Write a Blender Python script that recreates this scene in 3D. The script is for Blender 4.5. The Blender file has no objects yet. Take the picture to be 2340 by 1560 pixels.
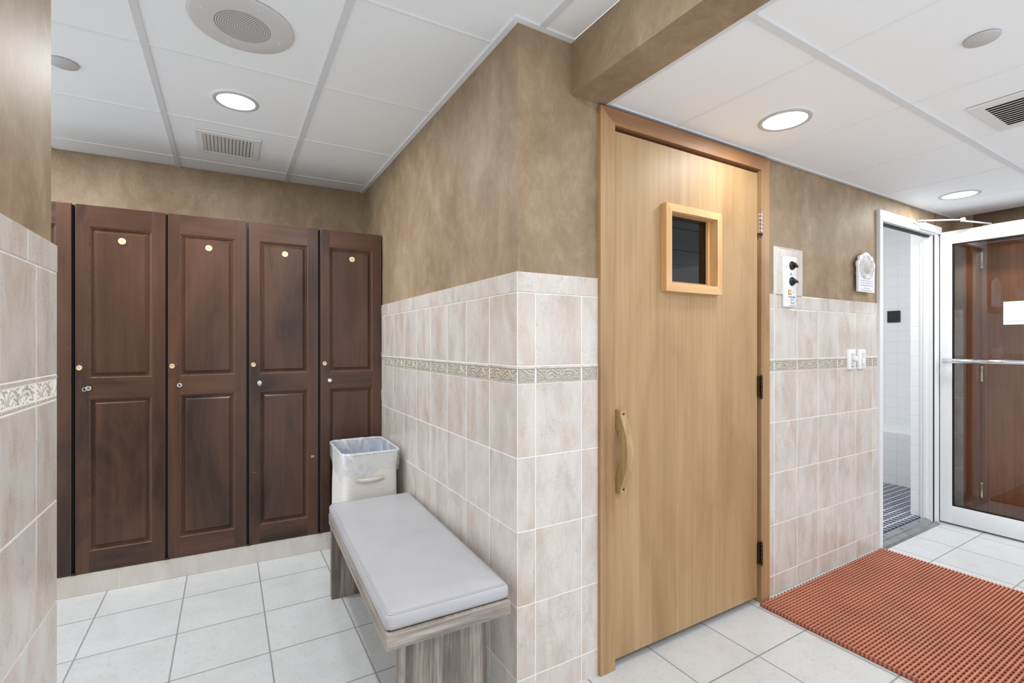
import bpy, bmesh, math, random
from mathutils import Vector, Matrix
random.seed(7)
C = bpy.context.scene.collection
sc = bpy.context.scene
PI = math.pi

# ---------------------------------------------------------------- colour / materials
def lin(c):
    c /= 255.0
    return c / 12.92 if c <= 0.04045 else ((c + 0.055) / 1.055) ** 2.4
def rgb(r, g, b): return (lin(r), lin(g), lin(b), 1.0)

class NT:
    def __init__(s, name):
        s.m = bpy.data.materials.new(name); s.m.use_nodes = True
        s.t = s.m.node_tree; s.b = s.t.nodes['Principled BSDF']
    def n(s, typ, **kw):
        x = s.t.nodes.new(typ)
        for k, v in kw.items():
            if k in x.inputs.keys() if isinstance(k, str) else False: x.inputs[k].default_value = v
            else: setattr(x, k, v)
        return x
    def l(s, a, b): s.t.links.new(a, b)
    def coord(s, scale=(1, 1, 1), rot=(0, 0, 0), kind='Object', jitter=False, objr=False):
        tc = s.n('ShaderNodeTexCoord'); mp = s.n('ShaderNodeMapping')
        mp.inputs['Scale'].default_value = scale; mp.inputs['Rotation'].default_value = rot
        s.l(tc.outputs[kind], mp.inputs['Vector'])
        if jitter:
            g = s.n('ShaderNodeNewGeometry'); mu = s.n('ShaderNodeMath', operation='MULTIPLY'); mu.inputs[1].default_value = 37.0
            s.l(g.outputs['Random Per Island'], mu.inputs[0])
            cb = s.n('ShaderNodeCombineXYZ'); s.l(mu.outputs[0], cb.inputs[0]); s.l(mu.outputs[0], cb.inputs[1]); s.l(mu.outputs[0], cb.inputs[2])
            s.l(cb.outputs[0], mp.inputs['Location'])
        if objr:
            g = s.n('ShaderNodeObjectInfo'); mu = s.n('ShaderNodeMath', operation='MULTIPLY'); mu.inputs[1].default_value = 53.0
            s.l(g.outputs['Random'], mu.inputs[0])
            cb = s.n('ShaderNodeCombineXYZ'); s.l(mu.outputs[0], cb.inputs[0]); s.l(mu.outputs[0], cb.inputs[1]); s.l(mu.outputs[0], cb.inputs[2])
            s.l(cb.outputs[0], mp.inputs['Location'])
        return mp.outputs[0]
    def noise(s, vec, scale, detail=4, rough=0.55, dist=0.0):
        x = s.n('ShaderNodeTexNoise'); x.inputs['Scale'].default_value = scale
        x.inputs['Detail'].default_value = detail; x.inputs['Roughness'].default_value = rough
        x.inputs['Distortion'].default_value = dist
        s.l(vec, x.inputs['Vector']); return x.outputs['Fac']
    def ramp(s, fac, stops):
        r = s.n('ShaderNodeValToRGB'); e = r.color_ramp.elements
        while len(e) < len(stops): e.new(0.5)
        for el, (p, c) in zip(e, stops): el.position = p; el.color = c
        s.l(fac, r.inputs[0]); return r.outputs[0]
    def mix(s, fac, a, b, mode='MIX'):
        x = s.n('ShaderNodeMix', data_type='RGBA', blend_type=mode)
        if isinstance(fac, float): x.inputs['Factor'].default_value = fac
        else: s.l(fac, x.inputs['Factor'])
        for v, k in ((a, 6), (b, 7)):
            if isinstance(v, tuple): x.inputs[k].default_value = v
            else: s.l(v, x.inputs[k])
        return x.outputs[2]
    def bump(s, h, strength=0.1, dist=0.01):
        x = s.n('ShaderNodeBump'); x.inputs['Strength'].default_value = strength; x.inputs['Distance'].default_value = dist
        s.l(h, x.inputs['Height']); s.l(x.outputs[0], s.b.inputs['Normal'])
    def base(s, c):
        if isinstance(c, tuple): s.b.inputs['Base Color'].default_value = c
        else: s.l(c, s.b.inputs['Base Color'])
    def set(s, **kw):
        for k, v in kw.items(): s.b.inputs[k.replace('_', ' ')].default_value = v
        return s

def plain(name, c, rough=0.5, metal=0.0, var=0.04, scale=30.0, **kw):
    """small-scale mottled single-colour material"""
    t = NT(name); v = t.coord()
    f = t.noise(v, scale, 3)
    d = tuple(max(0, x * (1 - var)) for x in c[:3]) + (1,); u = tuple(min(1, x * (1 + var)) for x in c[:3]) + (1,)
    t.base(t.ramp(f, [(0.3, d), (0.7, u)])); t.set(Roughness=rough, Metallic=metal, **kw)
    return t.m

WHITE = rgb(246, 246, 245)
M = {}
def faux(name, a, b, c, rough=0.42, spec=0.4):
    t = NT(name); v = t.coord((1, 1, 0.7))
    n1 = t.noise(v, 4.0, 8, 0.66, 0.5); n2 = t.noise(v, 16, 8, 0.72, 0.3); n3 = t.noise(t.coord((1, 1, 0.3)), 110, 4)
    col = t.ramp(n1, [(0.32, a), (0.52, b), (0.72, c)])
    col = t.mix(t.ramp(n2, [(0.46, (0, 0, 0, 1)), (0.74, (0.6, 0.6, 0.6, 1))]), col, c)
    col = t.mix(t.ramp(n3, [(0.40, (0, 0, 0, 1)), (0.75, (0.35, 0.35, 0.35, 1))]), col, a)
    t.base(col); t.set(Roughness=rough, Specular_IOR_Level=spec); t.bump(t.noise(t.coord(), 220, 2), 0.06, 0.002)
    return t.m
M['paint'] = faux('faux_paint', rgb(134, 113, 87), rgb(152, 131, 105), rgb(176, 157, 131), 0.55, 0.3)
M['paint_shade'] = faux('faux_paint_shade', rgb(82, 61, 42), rgb(96, 73, 50), rgb(112, 88, 62))  # same tan paint, darkened to imitate shade above the brown door

def ceramic(name, light, mid, warm, grey, rough=0.22):
    t = NT(name); v = t.coord((1, 1, 0.34), (0.0, 0.16, 0.0), jitter=True)
    n1 = t.noise(v, 8, 6, 0.68, 0.4); n2 = t.noise(v, 10, 5, 0.62, 0.5)
    v2 = t.coord((1, 1, 0.75), jitter=True); n3 = t.noise(v2, 230, 3, 0.75); patch = t.noise(v2, 13, 4, 0.6)
    col = t.ramp(n1, [(0.34, mid), (0.56, light)])
    col = t.mix(t.ramp(n2, [(0.46, (0, 0, 0, 1)), (0.70, (0.75, 0.75, 0.75, 1))]), col, warm)
    sp = t.ramp(n3, [(0.53, (0, 0, 0, 1)), (0.66, (1, 1, 1, 1))])
    pm = t.ramp(patch, [(0.40, (0.08, 0.08, 0.08, 1)), (0.64, (0.60, 0.60, 0.60, 1))])
    col = t.mix(t.mix(1.0, sp, pm, 'MULTIPLY'), col, grey)
    col = t.mix(t.ramp(patch, [(0.52, (0, 0, 0, 1)), (0.74, (0.18, 0.18, 0.18, 1))]), col, grey)
    t.base(col); t.set(Roughness=rough, Specular_IOR_Level=0.45); t.bump(n3, 0.03, 0.002)
    return t.m
M['tile'] = ceramic('wall_tile_glaze', rgb(216, 210, 203), rgb(204, 197, 189), rgb(193, 171, 153), rgb(148, 142, 136))
M['grout'] = plain('white_grout', rgb(243, 240, 236), 0.7)
M['base_tile'] = ceramic('base_tile_glaze', rgb(214, 210, 202), rgb(206, 201, 192), rgb(204, 194, 180), rgb(188, 180, 168), 0.3)
M['listello'] = ceramic('listello_ground', rgb(186, 181, 173), rgb(172, 166, 157), rgb(172, 160, 144), rgb(134, 128, 118), 0.35)
def leafmat():
    t = NT('listello_leaf'); g = t.n('ShaderNodeNewGeometry')
    col = t.ramp(g.outputs['Random Per Island'], [(0.0, rgb(206, 199, 182)), (0.35, rgb(192, 193, 184)), (0.6, rgb(208, 190, 166)), (0.85, rgb(214, 208, 197)), (1.0, rgb(202, 184, 164))])
    n = t.noise(t.coord(), 120, 3)
    col = t.mix(t.ramp(n, [(0.4, (0, 0, 0, 1)), (0.75, (0.4, 0.4, 0.4, 1))]), col, rgb(160, 156, 140))
    t.base(col); t.set(Roughness=0.35); return t.m
M['leaf'] = leafmat()

def floor_mat(name, x0, y0, px, py, gw, tile_a, tile_b, tile_c, grout, rough=0.28, speck=True):
    t = NT(name); tc = t.n('ShaderNodeTexCoord'); sp = t.n('ShaderNodeSeparateXYZ'); t.l(tc.outputs['Object'], sp.inputs[0])
    def cell(o, off, p):
        a = t.n('ShaderNodeMath', operation='SUBTRACT'); t.l(sp.outputs[o], a.inputs[0]); a.inputs[1].default_value = off
        b = t.n('ShaderNodeMath', operation='DIVIDE'); t.l(a.outputs[0], b.inputs[0]); b.inputs[1].default_value = p
        f = t.n('ShaderNodeMath', operation='FLOOR'); t.l(b.outputs[0], f.inputs[0])
        r = t.n('ShaderNodeMath', operation='FRACT'); t.l(b.outputs[0], r.inputs[0])
        c = t.n('ShaderNodeMath', operation='SUBTRACT'); t.l(r.outputs[0], c.inputs[0]); c.inputs[1].default_value = 0.5
        d = t.n('ShaderNodeMath', operation='ABSOLUTE'); t.l(c.outputs[0], d.inputs[0])
        e = t.n('ShaderNodeMath', operation='GREATER_THAN'); t.l(d.outputs[0], e.inputs[0]); e.inputs[1].default_value = 0.5 - gw / p / 2
        return f.outputs[0], e.outputs[0]
    fx, gx = cell(0, x0, px); fy, gy = cell(1, y0, py)
    mx = t.n('ShaderNodeMath', operation='MAXIMUM'); t.l(gx, mx.inputs[0]); t.l(gy, mx.inputs[1])
    cb = t.n('ShaderNodeCombineXYZ'); t.l(fx, cb.inputs[0]); t.l(fy, cb.inputs[1])
    wn = t.n('ShaderNodeTexWhiteNoise', noise_dimensions='3D'); t.l(cb.outputs[0], wn.inputs['Vector'])
    ad = t.n('ShaderNodeVectorMath', operation='MULTIPLY_ADD'); t.l(wn.outputs['Color'], ad.inputs[0]); ad.inputs[1].default_value = (9, 9, 9); t.l(tc.outputs['Object'], ad.inputs[2])
    n1 = t.noise(ad.outputs[0], 7, 5, 0.65, 0.5); n2 = t.noise(ad.outputs[0], 60, 4, 0.75)
    col = t.ramp(n1, [(0.3, tile_b), (0.6, tile_a)])
    if speck: col = t.mix(t.ramp(n2, [(0.54, (0, 0, 0, 1)), (0.70, (0.55, 0.55, 0.55, 1))]), col, tile_c)
    tone = t.ramp(wn.outputs['Value'], [(0, (0.95, 0.95, 0.95, 1)), (1, (1, 1, 1, 1))])
    col = t.mix(1.0, col, tone, 'MULTIPLY')
    t.base(t.mix(mx.outputs[0], col, grout))
    rr = t.n('ShaderNodeMath', operation='MULTIPLY_ADD'); t.l(mx.outputs[0], rr.inputs[0]); rr.inputs[1].default_value = 0.5; rr.inputs[2].default_value = rough
    t.l(rr.outputs[0], t.b.inputs['Roughness'])
    inv = t.n('ShaderNodeMath', operation='SUBTRACT'); inv.inputs[0].default_value = 1.0; t.l(mx.outputs[0], inv.inputs[1])
    t.bump(inv.outputs[0], 0.5, 0.0015)
    return t.m
M['floor'] = floor_mat('floor_tile', 0.15, 0.830, 0.339, 0.3425, 0.006, rgb(213, 215, 216), rgb(205, 206, 206), rgb(182, 183, 182), rgb(146, 147, 147))
M['mosaic'] = floor_mat('navy_mosaic', 0.0, 0.013, 0.052, 0.052, 0.0075, rgb(56, 64, 96), rgb(46, 52, 80), rgb(80, 88, 116), rgb(214, 211, 208), 0.3)

def wallgrid(name, axis, pitch, gw, col_t, col_g):
    t = NT(name); br = t.n('ShaderNodeTexBrick'); br.offset = 0.0
    tc = t.n('ShaderNodeTexCoord'); sp = t.n('ShaderNodeSeparateXYZ'); cb = t.n('ShaderNodeCombineXYZ')
    t.l(tc.outputs['Object'], sp.inputs[0]); t.l(sp.outputs[axis], cb.inputs[0]); t.l(sp.outputs[2], cb.inputs[1]); t.l(cb.outputs[0], br.inputs['Vector'])
    for k, v in dict(Scale=1.0, Mortar_Size=gw / 2, Mortar_Smooth=0.2, Bias=0.0, Brick_Width=pitch, Row_Height=pitch).items():
        br.inputs[k.replace('_', ' ')].default_value = v
    br.inputs['Color1'].default_value = col_t; br.inputs['Color2'].default_value = tuple(x * .985 for x in col_t[:3]) + (1,); br.inputs['Mortar'].default_value = col_g
    t.base(br.outputs['Color']); t.set(Roughness=0.18); return t.m
M['white_x'] = wallgrid('white_tile_side', 1, 0.1065, 0.004, rgb(240, 241, 242), rgb(224, 226, 228))
M['white_y'] = wallgrid('white_tile_end', 0, 0.1065, 0.004, rgb(240, 241, 242), rgb(214, 216, 218))

def wood(name, dark, mid, light, axis=2, scale=1.0, rough=0.4, coat=0.0, contrast=1.0, rings=0.0, jitter=False, streak=0.40, blotch=0.5, spec=0.5, objr=False):
    """grain runs along the given axis (0 x, 1 y, 2 z)"""
    t = NT(name); s = [14.0, 14.0, 14.0]; s[axis] = 0.55
    v = t.coord(tuple(k * scale for k in s), jitter=jitter, objr=objr)
    n1 = t.noise(v, 1.0, 5, 0.6, 0.7 + rings)
    s2 = [120.0] * 3; s2[axis] = 3.0
    n2 = t.noise(t.coord(tuple(k * scale for k in s2)), 1.0, 3, 0.6)
    s3 = [5.0] * 3; s3[axis] = 1.6
    n3 = t.noise(t.coord(tuple(k * scale for k in s3), objr=objr), 1.0, 5, 0.6, 0.8)
    w = 0.2 / contrast
    col = t.ramp(n1, [(0.5 - w, dark), (0.5, mid), (0.5 + w, light)])
    col = t.mix(t.ramp(n3, [(0.35, (0, 0, 0, 1)), (0.7, (blotch, blotch, blotch, 1))]), col, light)
    col = t.mix(t.ramp(n3, [(0.28, (blotch, blotch, blotch, 1)), (0.46, (0, 0, 0, 1))]), col, dark)
    col = t.mix(t.ramp(n2, [(0.46, (0, 0, 0, 1)), (0.70, (streak, streak, streak, 1))]), col, dark)
    t.base(col); t.set(Roughness=rough, Coat_Weight=coat, Coat_Roughness=0.18, Specular_IOR_Level=spec); t.bump(n2, 0.06, 0.002)
    return t.m
LK = (rgb(47, 34, 29), rgb(66, 49, 41), rgb(98, 69, 54))
M['locker_v'] = wood('locker_stained_wood', *LK, axis=2, scale=0.6, rough=0.30, coat=0.06, contrast=0.7, streak=0.2, blotch=0.85, spec=0.28, objr=True)
M['locker_h'] = wood('locker_stained_rail', *LK, axis=0, scale=0.6, rough=0.30, coat=0.06, contrast=0.7, streak=0.2, blotch=0.85, spec=0.28, objr=True)
M['locker_edge'] = plain('locker_worn_edge', rgb(116, 82, 66), 0.3, var=0.3, scale=60)
M['locker_black'] = plain('locker_carcass', rgb(34, 25, 23), 0.6)
M['scuff'] = plain('locker_scuff', rgb(150, 112, 92), 0.6, var=0.2)
M['chip'] = plain('bare_wood_chip', rgb(198, 142, 112), 0.7)
M['ply'] = wood('sauna_plywood', rgb(148, 114, 74), rgb(168, 134, 92), rgb(186, 154, 113), axis=2, scale=0.5, rough=0.52, coat=0.0, contrast=0.7, rings=0.8, blotch=0.75)
M['casing'] = wood('cedar_casing', rgb(140, 102, 65), rgb(166, 129, 89), rgb(186, 153, 112), axis=2, scale=0.8, rough=0.45)
M['casing_h'] = wood('cedar_casing_head', rgb(126, 86, 54), rgb(148, 104, 68), rgb(168, 124, 86), axis=0, scale=0.8, rough=0.45)
M['pine_v'] = wood('pine_stop', rgb(200, 150, 98), rgb(216, 170, 116), rgb(228, 188, 138), axis=2, scale=1.6, rough=0.4)
M['pine_h'] = wood('pine_stop_rail', rgb(200, 150, 98), rgb(216, 170, 116), rgb(228, 188, 138), axis=0, scale=1.6, rough=0.4)
M['oldwood'] = wood('weathered_handle', rgb(140, 108, 70), rgb(168, 138, 94), rgb(188, 160, 114), axis=2, scale=1.8, rough=0.5, rings=1.5)
M['zeb_v'] = wood('grey_laminate_leg', rgb(96, 88, 82), rgb(142, 132, 122), rgb(172, 162, 150), axis=2, scale=1.5, rough=0.45, contrast=2.2, rings=0.6, streak=0.75)
M['zeb_y'] = wood('grey_laminate_rail', rgb(118, 108, 100), rgb(156, 146, 136), rgb(184, 174, 163), axis=1, scale=1.4, rough=0.45, contrast=1.6, streak=0.6)
M['zeb_x'] = wood('grey_laminate_end', rgb(112, 102, 95), rgb(156, 146, 136), rgb(186, 176, 165), axis=0, scale=1.5, rough=0.45, contrast=2.0, rings=0.6, streak=0.7)
M['redwood'] = wood('mahogany_door', rgb(108, 62, 38), rgb(146, 88, 56), rgb(168, 108, 72), axis=2, scale=0.5, rough=0.3, coat=0.3)
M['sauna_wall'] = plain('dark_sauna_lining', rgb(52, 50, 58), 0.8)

M['ceil'] = plain('ceiling_panel', rgb(244, 248, 251), 0.85, var=0.015, scale=120)
M['tbar'] = plain('ceiling_grid', rgb(222, 225, 228), 0.5, var=0.01)
M['tee'] = plain('ceiling_cross_tee', rgb(238, 241, 244), 0.6, var=0.01)
M['vent'] = plain('white_enamel', rgb(232, 232, 232), 0.4, var=0.01)
M['spkr'] = plain('speaker_enamel', rgb(214, 214, 214), 0.45, var=0.01)
M['cover'] = plain('grey_cover', rgb(196, 196, 196), 0.5, var=0.01)
M['ring'] = plain('satin_grey_ring', rgb(196, 196, 196), 0.4, 0.0, var=0.02)
M['dark'] = plain('dark_void', rgb(26, 26, 27), 0.8)
M['hole'] = plain('speaker_hole', rgb(58, 58, 60), 0.9)
M['vinyl'] = NT('grey_vinyl').m
t = NT('grey_vinyl_pad'); v = t.coord((1, 1, 1)); n = t.noise(v, 5, 3); t.base(t.ramp(n, [(0.3, rgb(178, 178, 182)), (0.7, rgb(186, 186, 189))])); t.set(Roughness=0.42)
w1 = t.noise(t.coord((9, 2.2, 2)), 1.0, 3, 0.5, 1.2); t.bump(w1, 0.12, 0.012); M['vinyl'] = t.m
M['seam'] = plain('seam_thread', rgb(164, 164, 168), 0.6)
M['frame'] = plain('white_powder_coat', rgb(230, 231, 232), 0.35, var=0.01)
M['gasket'] = plain('black_gasket_and_gap', rgb(30, 30, 32), 0.6)
M['chrome'] = plain('polished_chrome', rgb(228, 228, 230), 0.08, 1.0, var=0.01)
M['steel'] = plain('brushed_steel', rgb(196, 194, 190), 0.3, 1.0, var=0.05)
M['bronze'] = plain('dark_bronze', rgb(74, 58, 46), 0.35, 0.85, var=0.2)
M['nickel'] = plain('worn_nickel', rgb(190, 178, 164), 0.3, 0.9, var=0.1)
M['brass'] = plain('satin_brass', rgb(226, 208, 164), 0.38, 0.75, var=0.05)
M['brass_plate'] = plain('ivory_brass_disc', rgb(232, 216, 172), 0.35, 0.25, var=0.04)
M['brass_edge'] = plain('bright_brass_rim', rgb(250, 232, 196), 0.25, 0.4, var=0.03)
M['engrave'] = plain('engraved_numeral', rgb(188, 174, 128), 0.6)
M['alu'] = plain('worn_aluminium', rgb(164, 166, 168), 0.38, 0.75, var=0.15, scale=14)
M['plastic'] = plain('white_plastic', rgb(238, 239, 243), 0.3, var=0.01)
M['plastic2'] = plain('grey_white_plastic', rgb(216, 217, 219), 0.35, var=0.01)
M['black'] = plain('black_knob', rgb(20, 20, 22), 0.35)
M['ink'] = plain('grey_print', rgb(96, 98, 104), 0.7)
M['ink2'] = plain('pale_print', rgb(178, 180, 186), 0.7)
M['plaque'] = plain('frosted_plaque', rgb(236, 236, 240), 0.3, var=0.03)
M['relief'] = plain('plaque_relief', rgb(208, 202, 198), 0.35, var=0.06, scale=60)
M['cloth'] = plain('white_canvas', rgb(238, 236, 231), 0.8, var=0.03, scale=60)
M['lining'] = plain('blue_grey_lining', rgb(176, 186, 200), 0.6, var=0.06, scale=20)
M['strap'] = plain('cream_webbing', rgb(222, 214, 202), 0.8, var=0.05, scale=90)
M['mat'] = plain('terracotta_vinyl', rgb(190, 122, 95), 0.5, var=0.10, scale=5)
M['mat3'] = plain('terracotta_hole_shade', rgb(112, 58, 44), 0.6, var=0.1, scale=8)  # dark sheet under the ribs imitating shade inside the grid holes
M['mat2'] = plain('terracotta_vinyl_shaded', rgb(150, 84, 62), 0.55, var=0.10, scale=5)  # cross bars toned darker than the ribs to imitate shade in the holes
M['sign'] = plain('sign_white', rgb(242, 243, 244), 0.4, var=0.005)
M['sign2'] = plain('sign_grey', rgb(208, 208, 204), 0.5, var=0.005)

def emis(name, c, s):
    t = NT(name); t.base(tuple(x * .8 for x in c[:3]) + (1,)); t.b.inputs['Emission Color'].default_value = c; t.b.inputs['Emission Strength'].default_value = s
    n = t.noise(t.coord(), 8, 2); t.l(t.ramp(n, [(0, tuple(x * .97 for x in c[:3]) + (1,)), (1, c)]), t.b.inputs['Emission Color']); return t.m
M['lens'] = emis('lit_lens', (1, 0.985, 0.96, 1), 6.0)
M['amber'] = emis('amber_lamp', (1.0, 0.42, 0.12, 1), 0.6)

def glass(name, tint, refl=1.0):
    t = NT(name); t.t.nodes.remove(t.b); out = t.t.nodes['Material Output']
    tr = t.n('ShaderNodeBsdfTransparent'); tr.inputs[0].default_value = tint
    gl = t.n('ShaderNodeBsdfGlossy'); gl.inputs['Roughness'].default_value = 0.01
    fr = t.n('ShaderNodeFresnel'); fr.inputs[0].default_value = 1.5
    mu = t.n('ShaderNodeMath', operation='MULTIPLY'); t.l(fr.outputs[0], mu.inputs[0]); mu.inputs[1].default_value = refl
    mx = t.n('ShaderNodeMixShader'); t.l(mu.outputs[0], mx.inputs[0]); t.l(tr.outputs[0], mx.inputs[1]); t.l(gl.outputs[0], mx.inputs[2])
    t.l(mx.outputs[0], out.inputs[0]); return t.m
M['glass'] = glass('clear_glass', (0.975, 0.985, 0.98, 1), 1.3)
M['dglass'] = glass('smoked_glass', (0.40, 0.41, 0.46, 1), 1.2)
def liner():
    t = NT('clear_liner'); b = t.b; b.inputs['Base Color'].default_value = rgb(244, 246, 249); b.inputs['Roughness'].default_value = 0.16
    out = t.t.nodes['Material Output']; tr = t.n('ShaderNodeBsdfTransparent'); tr.inputs[0].default_value = (0.98, 0.985, 0.99, 1)
    mx = t.n('ShaderNodeMixShader'); n = t.noise(t.coord((1, 1, 0.5)), 16, 5, 0.6, 0.6)
    t.l(t.ramp(n, [(0.36, (0.10, 0.10, 0.10, 1)), (0.52, (0.32, 0.32, 0.32, 1)), (0.66, (0.85, 0.85, 0.85, 1))]), mx.inputs[0])
    t.l(tr.outputs[0], mx.inputs[1]); t.l(b.outputs[0], mx.inputs[2]); t.l(mx.outputs[0], out.inputs[0])
    t.bump(t.noise(t.coord((1, 1, 0.45)), 34, 4, 0.6, 0.8), 0.7, 0.012); return t.m
M['liner'] = liner()

# ---------------------------------------------------------------- mesh helpers
class MB:
    def __init__(s): s.bm = bmesh.new(); s.mats = []
    def mi(s, m):
        if m not in s.mats: s.mats.append(m)
        return s.mats.index(m)
    def faces(s, fs, m, smooth=False):
        i = s.mi(m)
        for f in fs: f.material_index = i; f.smooth = smooth
    def box(s, lo, hi, m, bev=0.0, seg=2, xf=None):
        lo = Vector(lo); hi = Vector(hi)
        r = bmesh.ops.create_cube(s.bm, size=1.0); vs = r['verts']
        bmesh.ops.scale(s.bm, vec=hi - lo, verts=vs); bmesh.ops.translate(s.bm, vec=(lo + hi) / 2, verts=vs)
        fs = set(f for v in vs for f in v.link_faces)
        if bev > 0:
            es = list(set(e for v in vs for e in v.link_edges))
            rb = bmesh.ops.bevel(s.bm, geom=es, offset=bev, segments=seg, profile=0.5, affect='EDGES')
            vs = list(set(v for f in rb['faces'] for v in f.verts) | set(v for v in vs if v.is_valid))
            fs = set(f for v in vs for f in v.link_faces)
        s.faces(fs, m, bev > 0 and seg > 1)
        if xf is not None: bmesh.ops.transform(s.bm, matrix=xf, verts=list(set(v for f in fs for v in f.verts)))
        return s
    def quad(s, pts, m):
        f = s.bm.faces.new([s.bm.verts.new(p) for p in pts]); s.faces([f], m); return s
    def prism(s, pts, vec, m, smooth=False):
        """polygon pts (3D) extruded by vec"""
        a = [s.bm.verts.new(p) for p in pts]; b = [s.bm.verts.new(Vector(p) + Vector(vec)) for p in pts]
        n = len(a); fs = [s.bm.faces.new(a), s.bm.faces.new(b[::-1])]
        sd = [s.bm.faces.new((a[i], b[i], b[(i + 1) % n], a[(i + 1) % n])) for i in range(n)]
        s.faces(fs, m); s.faces(sd, m, smooth); return s
    def lathe(s, prof, m, origin=(0, 0, 0), axis='z', seg=40, smooth=True, cap=True):
        """prof: list of (radius, height)"""
        o = Vector(origin); rings = []
        def P(r, h, a):
            c, d = r * math.cos(a), r * math.sin(a)
            return o + Vector({'z': (c, d, h), 'y': (c, h, d), 'x': (h, c, d)}[axis])
        for r, h in prof: rings.append([s.bm.verts.new(P(r, h, 2 * PI * i / seg)) for i in range(seg)])
        fs = []
        for A, B in zip(rings, rings[1:]):
            for i in range(seg): fs.append(s.bm.faces.new((A[i], A[(i + 1) % seg], B[(i + 1) % seg], B[i])))
        s.faces(fs, m, smooth)
        if cap: s.faces([s.bm.faces.new(rings[0][::-1]), s.bm.faces.new(rings[-1])], m)
        return s
    def tube(s, pts, rad, m, seg=8, flat=1.0, up=None, smooth=True):
        """tube through pts; rad number or list; flat squashes along `up`"""
        pts = [Vector(p) for p in pts]; n = len(pts)
        rs = rad if isinstance(rad, (list, tuple)) else [rad] * n
        rings = []; ref = Vector(up) if up else Vector((0, 0, 1))
        for i, p in enumerate(pts):
            d = (pts[min(i + 1, n - 1)] - pts[max(i - 1, 0)]).normalized()
            a = d.cross(ref)
            if a.length < 1e-4: a = d.cross(Vector((1, 0.2, 0)))
            a.normalize(); b = a.cross(d).normalized()
            rings.append([s.bm.verts.new(p + a * rs[i] * math.cos(2 * PI * k / seg) + b * rs[i] * flat * math.sin(2 * PI * k / seg)) for k in range(seg)])
        fs = []
        for A, B in zip(rings, rings[1:]):
            for k in range(seg): fs.append(s.bm.faces.new((A[k], A[(k + 1) % seg], B[(k + 1) % seg], B[k])))
        fs += [s.bm.faces.new(rings[0][::-1]), s.bm.faces.new(rings[-1])]
        s.faces(fs, m, smooth); return s
    def loft(s, loops, m, smooth=True, closed=True):
        R = [[s.bm.verts.new(p) for p in L] for L in loops]; n = len(R[0]); fs = []
        for A, B in zip(R, R[1:]):
            for i in range(n if closed else n - 1): fs.append(s.bm.faces.new((A[i], A[(i + 1) % n], B[(i + 1) % n], B[i])))
        s.faces(fs, m, smooth); return s
    def build(s, name, parent=None, loc=None, recalc=True):
        if recalc: bmesh.ops.recalc_face_normals(s.bm, faces=s.bm.faces[:])
        me = bpy.data.meshes.new(name); s.bm.to_mesh(me); s.bm.free()
        for m in s.mats: me.materials.append(m)
        o = bpy.data.objects.new(name, me); C.objects.link(o)
        if loc is not None: o.location = loc
        if parent is not None: o.parent = parent
        return o

def tag(o, label=None, cat=None, group=None, kind=None):
    if label: o['label'] = label
    if cat: o['category'] = cat
    if group: o['group'] = group
    if kind: o['kind'] = kind
    return o
def thing(name, label, cat, loc=(0, 0, 0), rz=0.0, group=None):
    o = bpy.data.objects.new(name, None); o.empty_display_size = 0.1; C.objects.link(o)
    o.location = loc; o.rotation_euler = (0, 0, rz)
    return tag(o, label, cat, group)
def struct(name, mb, label=None):
    return tag(mb.build(name), label, None, None, 'structure')
def font(name, body, size, m, loc, rot, parent, align='CENTER', ext=0.0002):
    cu = bpy.data.curves.new(name, 'FONT'); cu.body = body; cu.size = size; cu.align_x = align; cu.align_y = 'CENTER'; cu.extrude = ext; cu.resolution_u = 3
    cu.materials.append(m); t_ = bpy.data.objects.new('t', cu); C.objects.link(t_); bpy.context.view_layer.update()
    me = bpy.data.meshes.new_from_object(t_.evaluated_get(bpy.context.evaluated_depsgraph_get())); me.name = name
    bpy.data.objects.remove(t_); bpy.data.curves.remove(cu)
    o = bpy.data.objects.new(name, me); C.objects.link(o); o.location = loc; o.rotation_euler = rot; o.parent = parent
    return o
def copy_tree(o, parent=None):
    c = o.copy(); C.objects.link(c)
    if parent is not None: c.parent = parent
    for ch in list(o.children): copy_tree(ch, c)
    return c

# ---------------------------------------------------------------- room dimensions
XA, YB, XL = 0.856, 1.416, -0.372          # tile faces
AK, YF, YK = -0.046, 3.104, 3.617          # locker wall angle, locker front, back wall (at x = XA)
H1, H2, HT = 2.370, 2.182, 1.510
XR = 4.60
ZR = [0.0, 0.10, 0.353, 0.611, 0.866, 1.120]   # tile courses
BAND = (1.120, 1.183)
ZU = (1.183, 1.438); ZC = (1.438, 1.510)

# floor
struct('floor', MB().box((-1.4, -1.8, -0.05), (XR + 0.2, 3.9, 0.0), M['floor']), 'pale grey square floor tiles with grey grout')

# walls
P = M['paint']; th = 0.006
struct('wall_left', MB().box((-1.15, 0.55, 0), (XL - 0.008, 1.624, H1), P), 'tan mottled wall at the left edge above pale tile')
yb_l = YK + math.tan(AK) * (-1.15 - XA)
struct('wall_back', MB().prism([(-1.25, yb_l, 0), (XA + 0.2, YK + math.tan(AK) * 0.2, 0), (XA + 0.2, YK + 0.2, 0), (-1.25, yb_l + 0.2, 0)], (0, 0, H1), P), 'tan mottled wall above the dark lockers')
struct('wall_bench', MB().box((XA + th, YB + 0.11, 0), (XA + 0.13, YK + 0.1, H1), P), 'tan mottled wall above the tiles behind the bench')
b = MB()
b.box((XA + th, YB + th, 0), (1.218, YB + 0.11, H1), P)
b.box((1.218, YB + th, 2.168), (2.298, YB + 0.11, H1), P)
b.box((2.298, YB + th, 0), (3.452, YB + 0.11, H1), P)
b.box((3.452, YB + th, 2.086), (4.312, YB + 0.11, 2.55), P)
b.box((4.330, YB + th, 0), (XR + 0.15, YB + 0.11, H1), P)
struct('wall_front', b, 'tan mottled wall around the sauna door')
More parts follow.
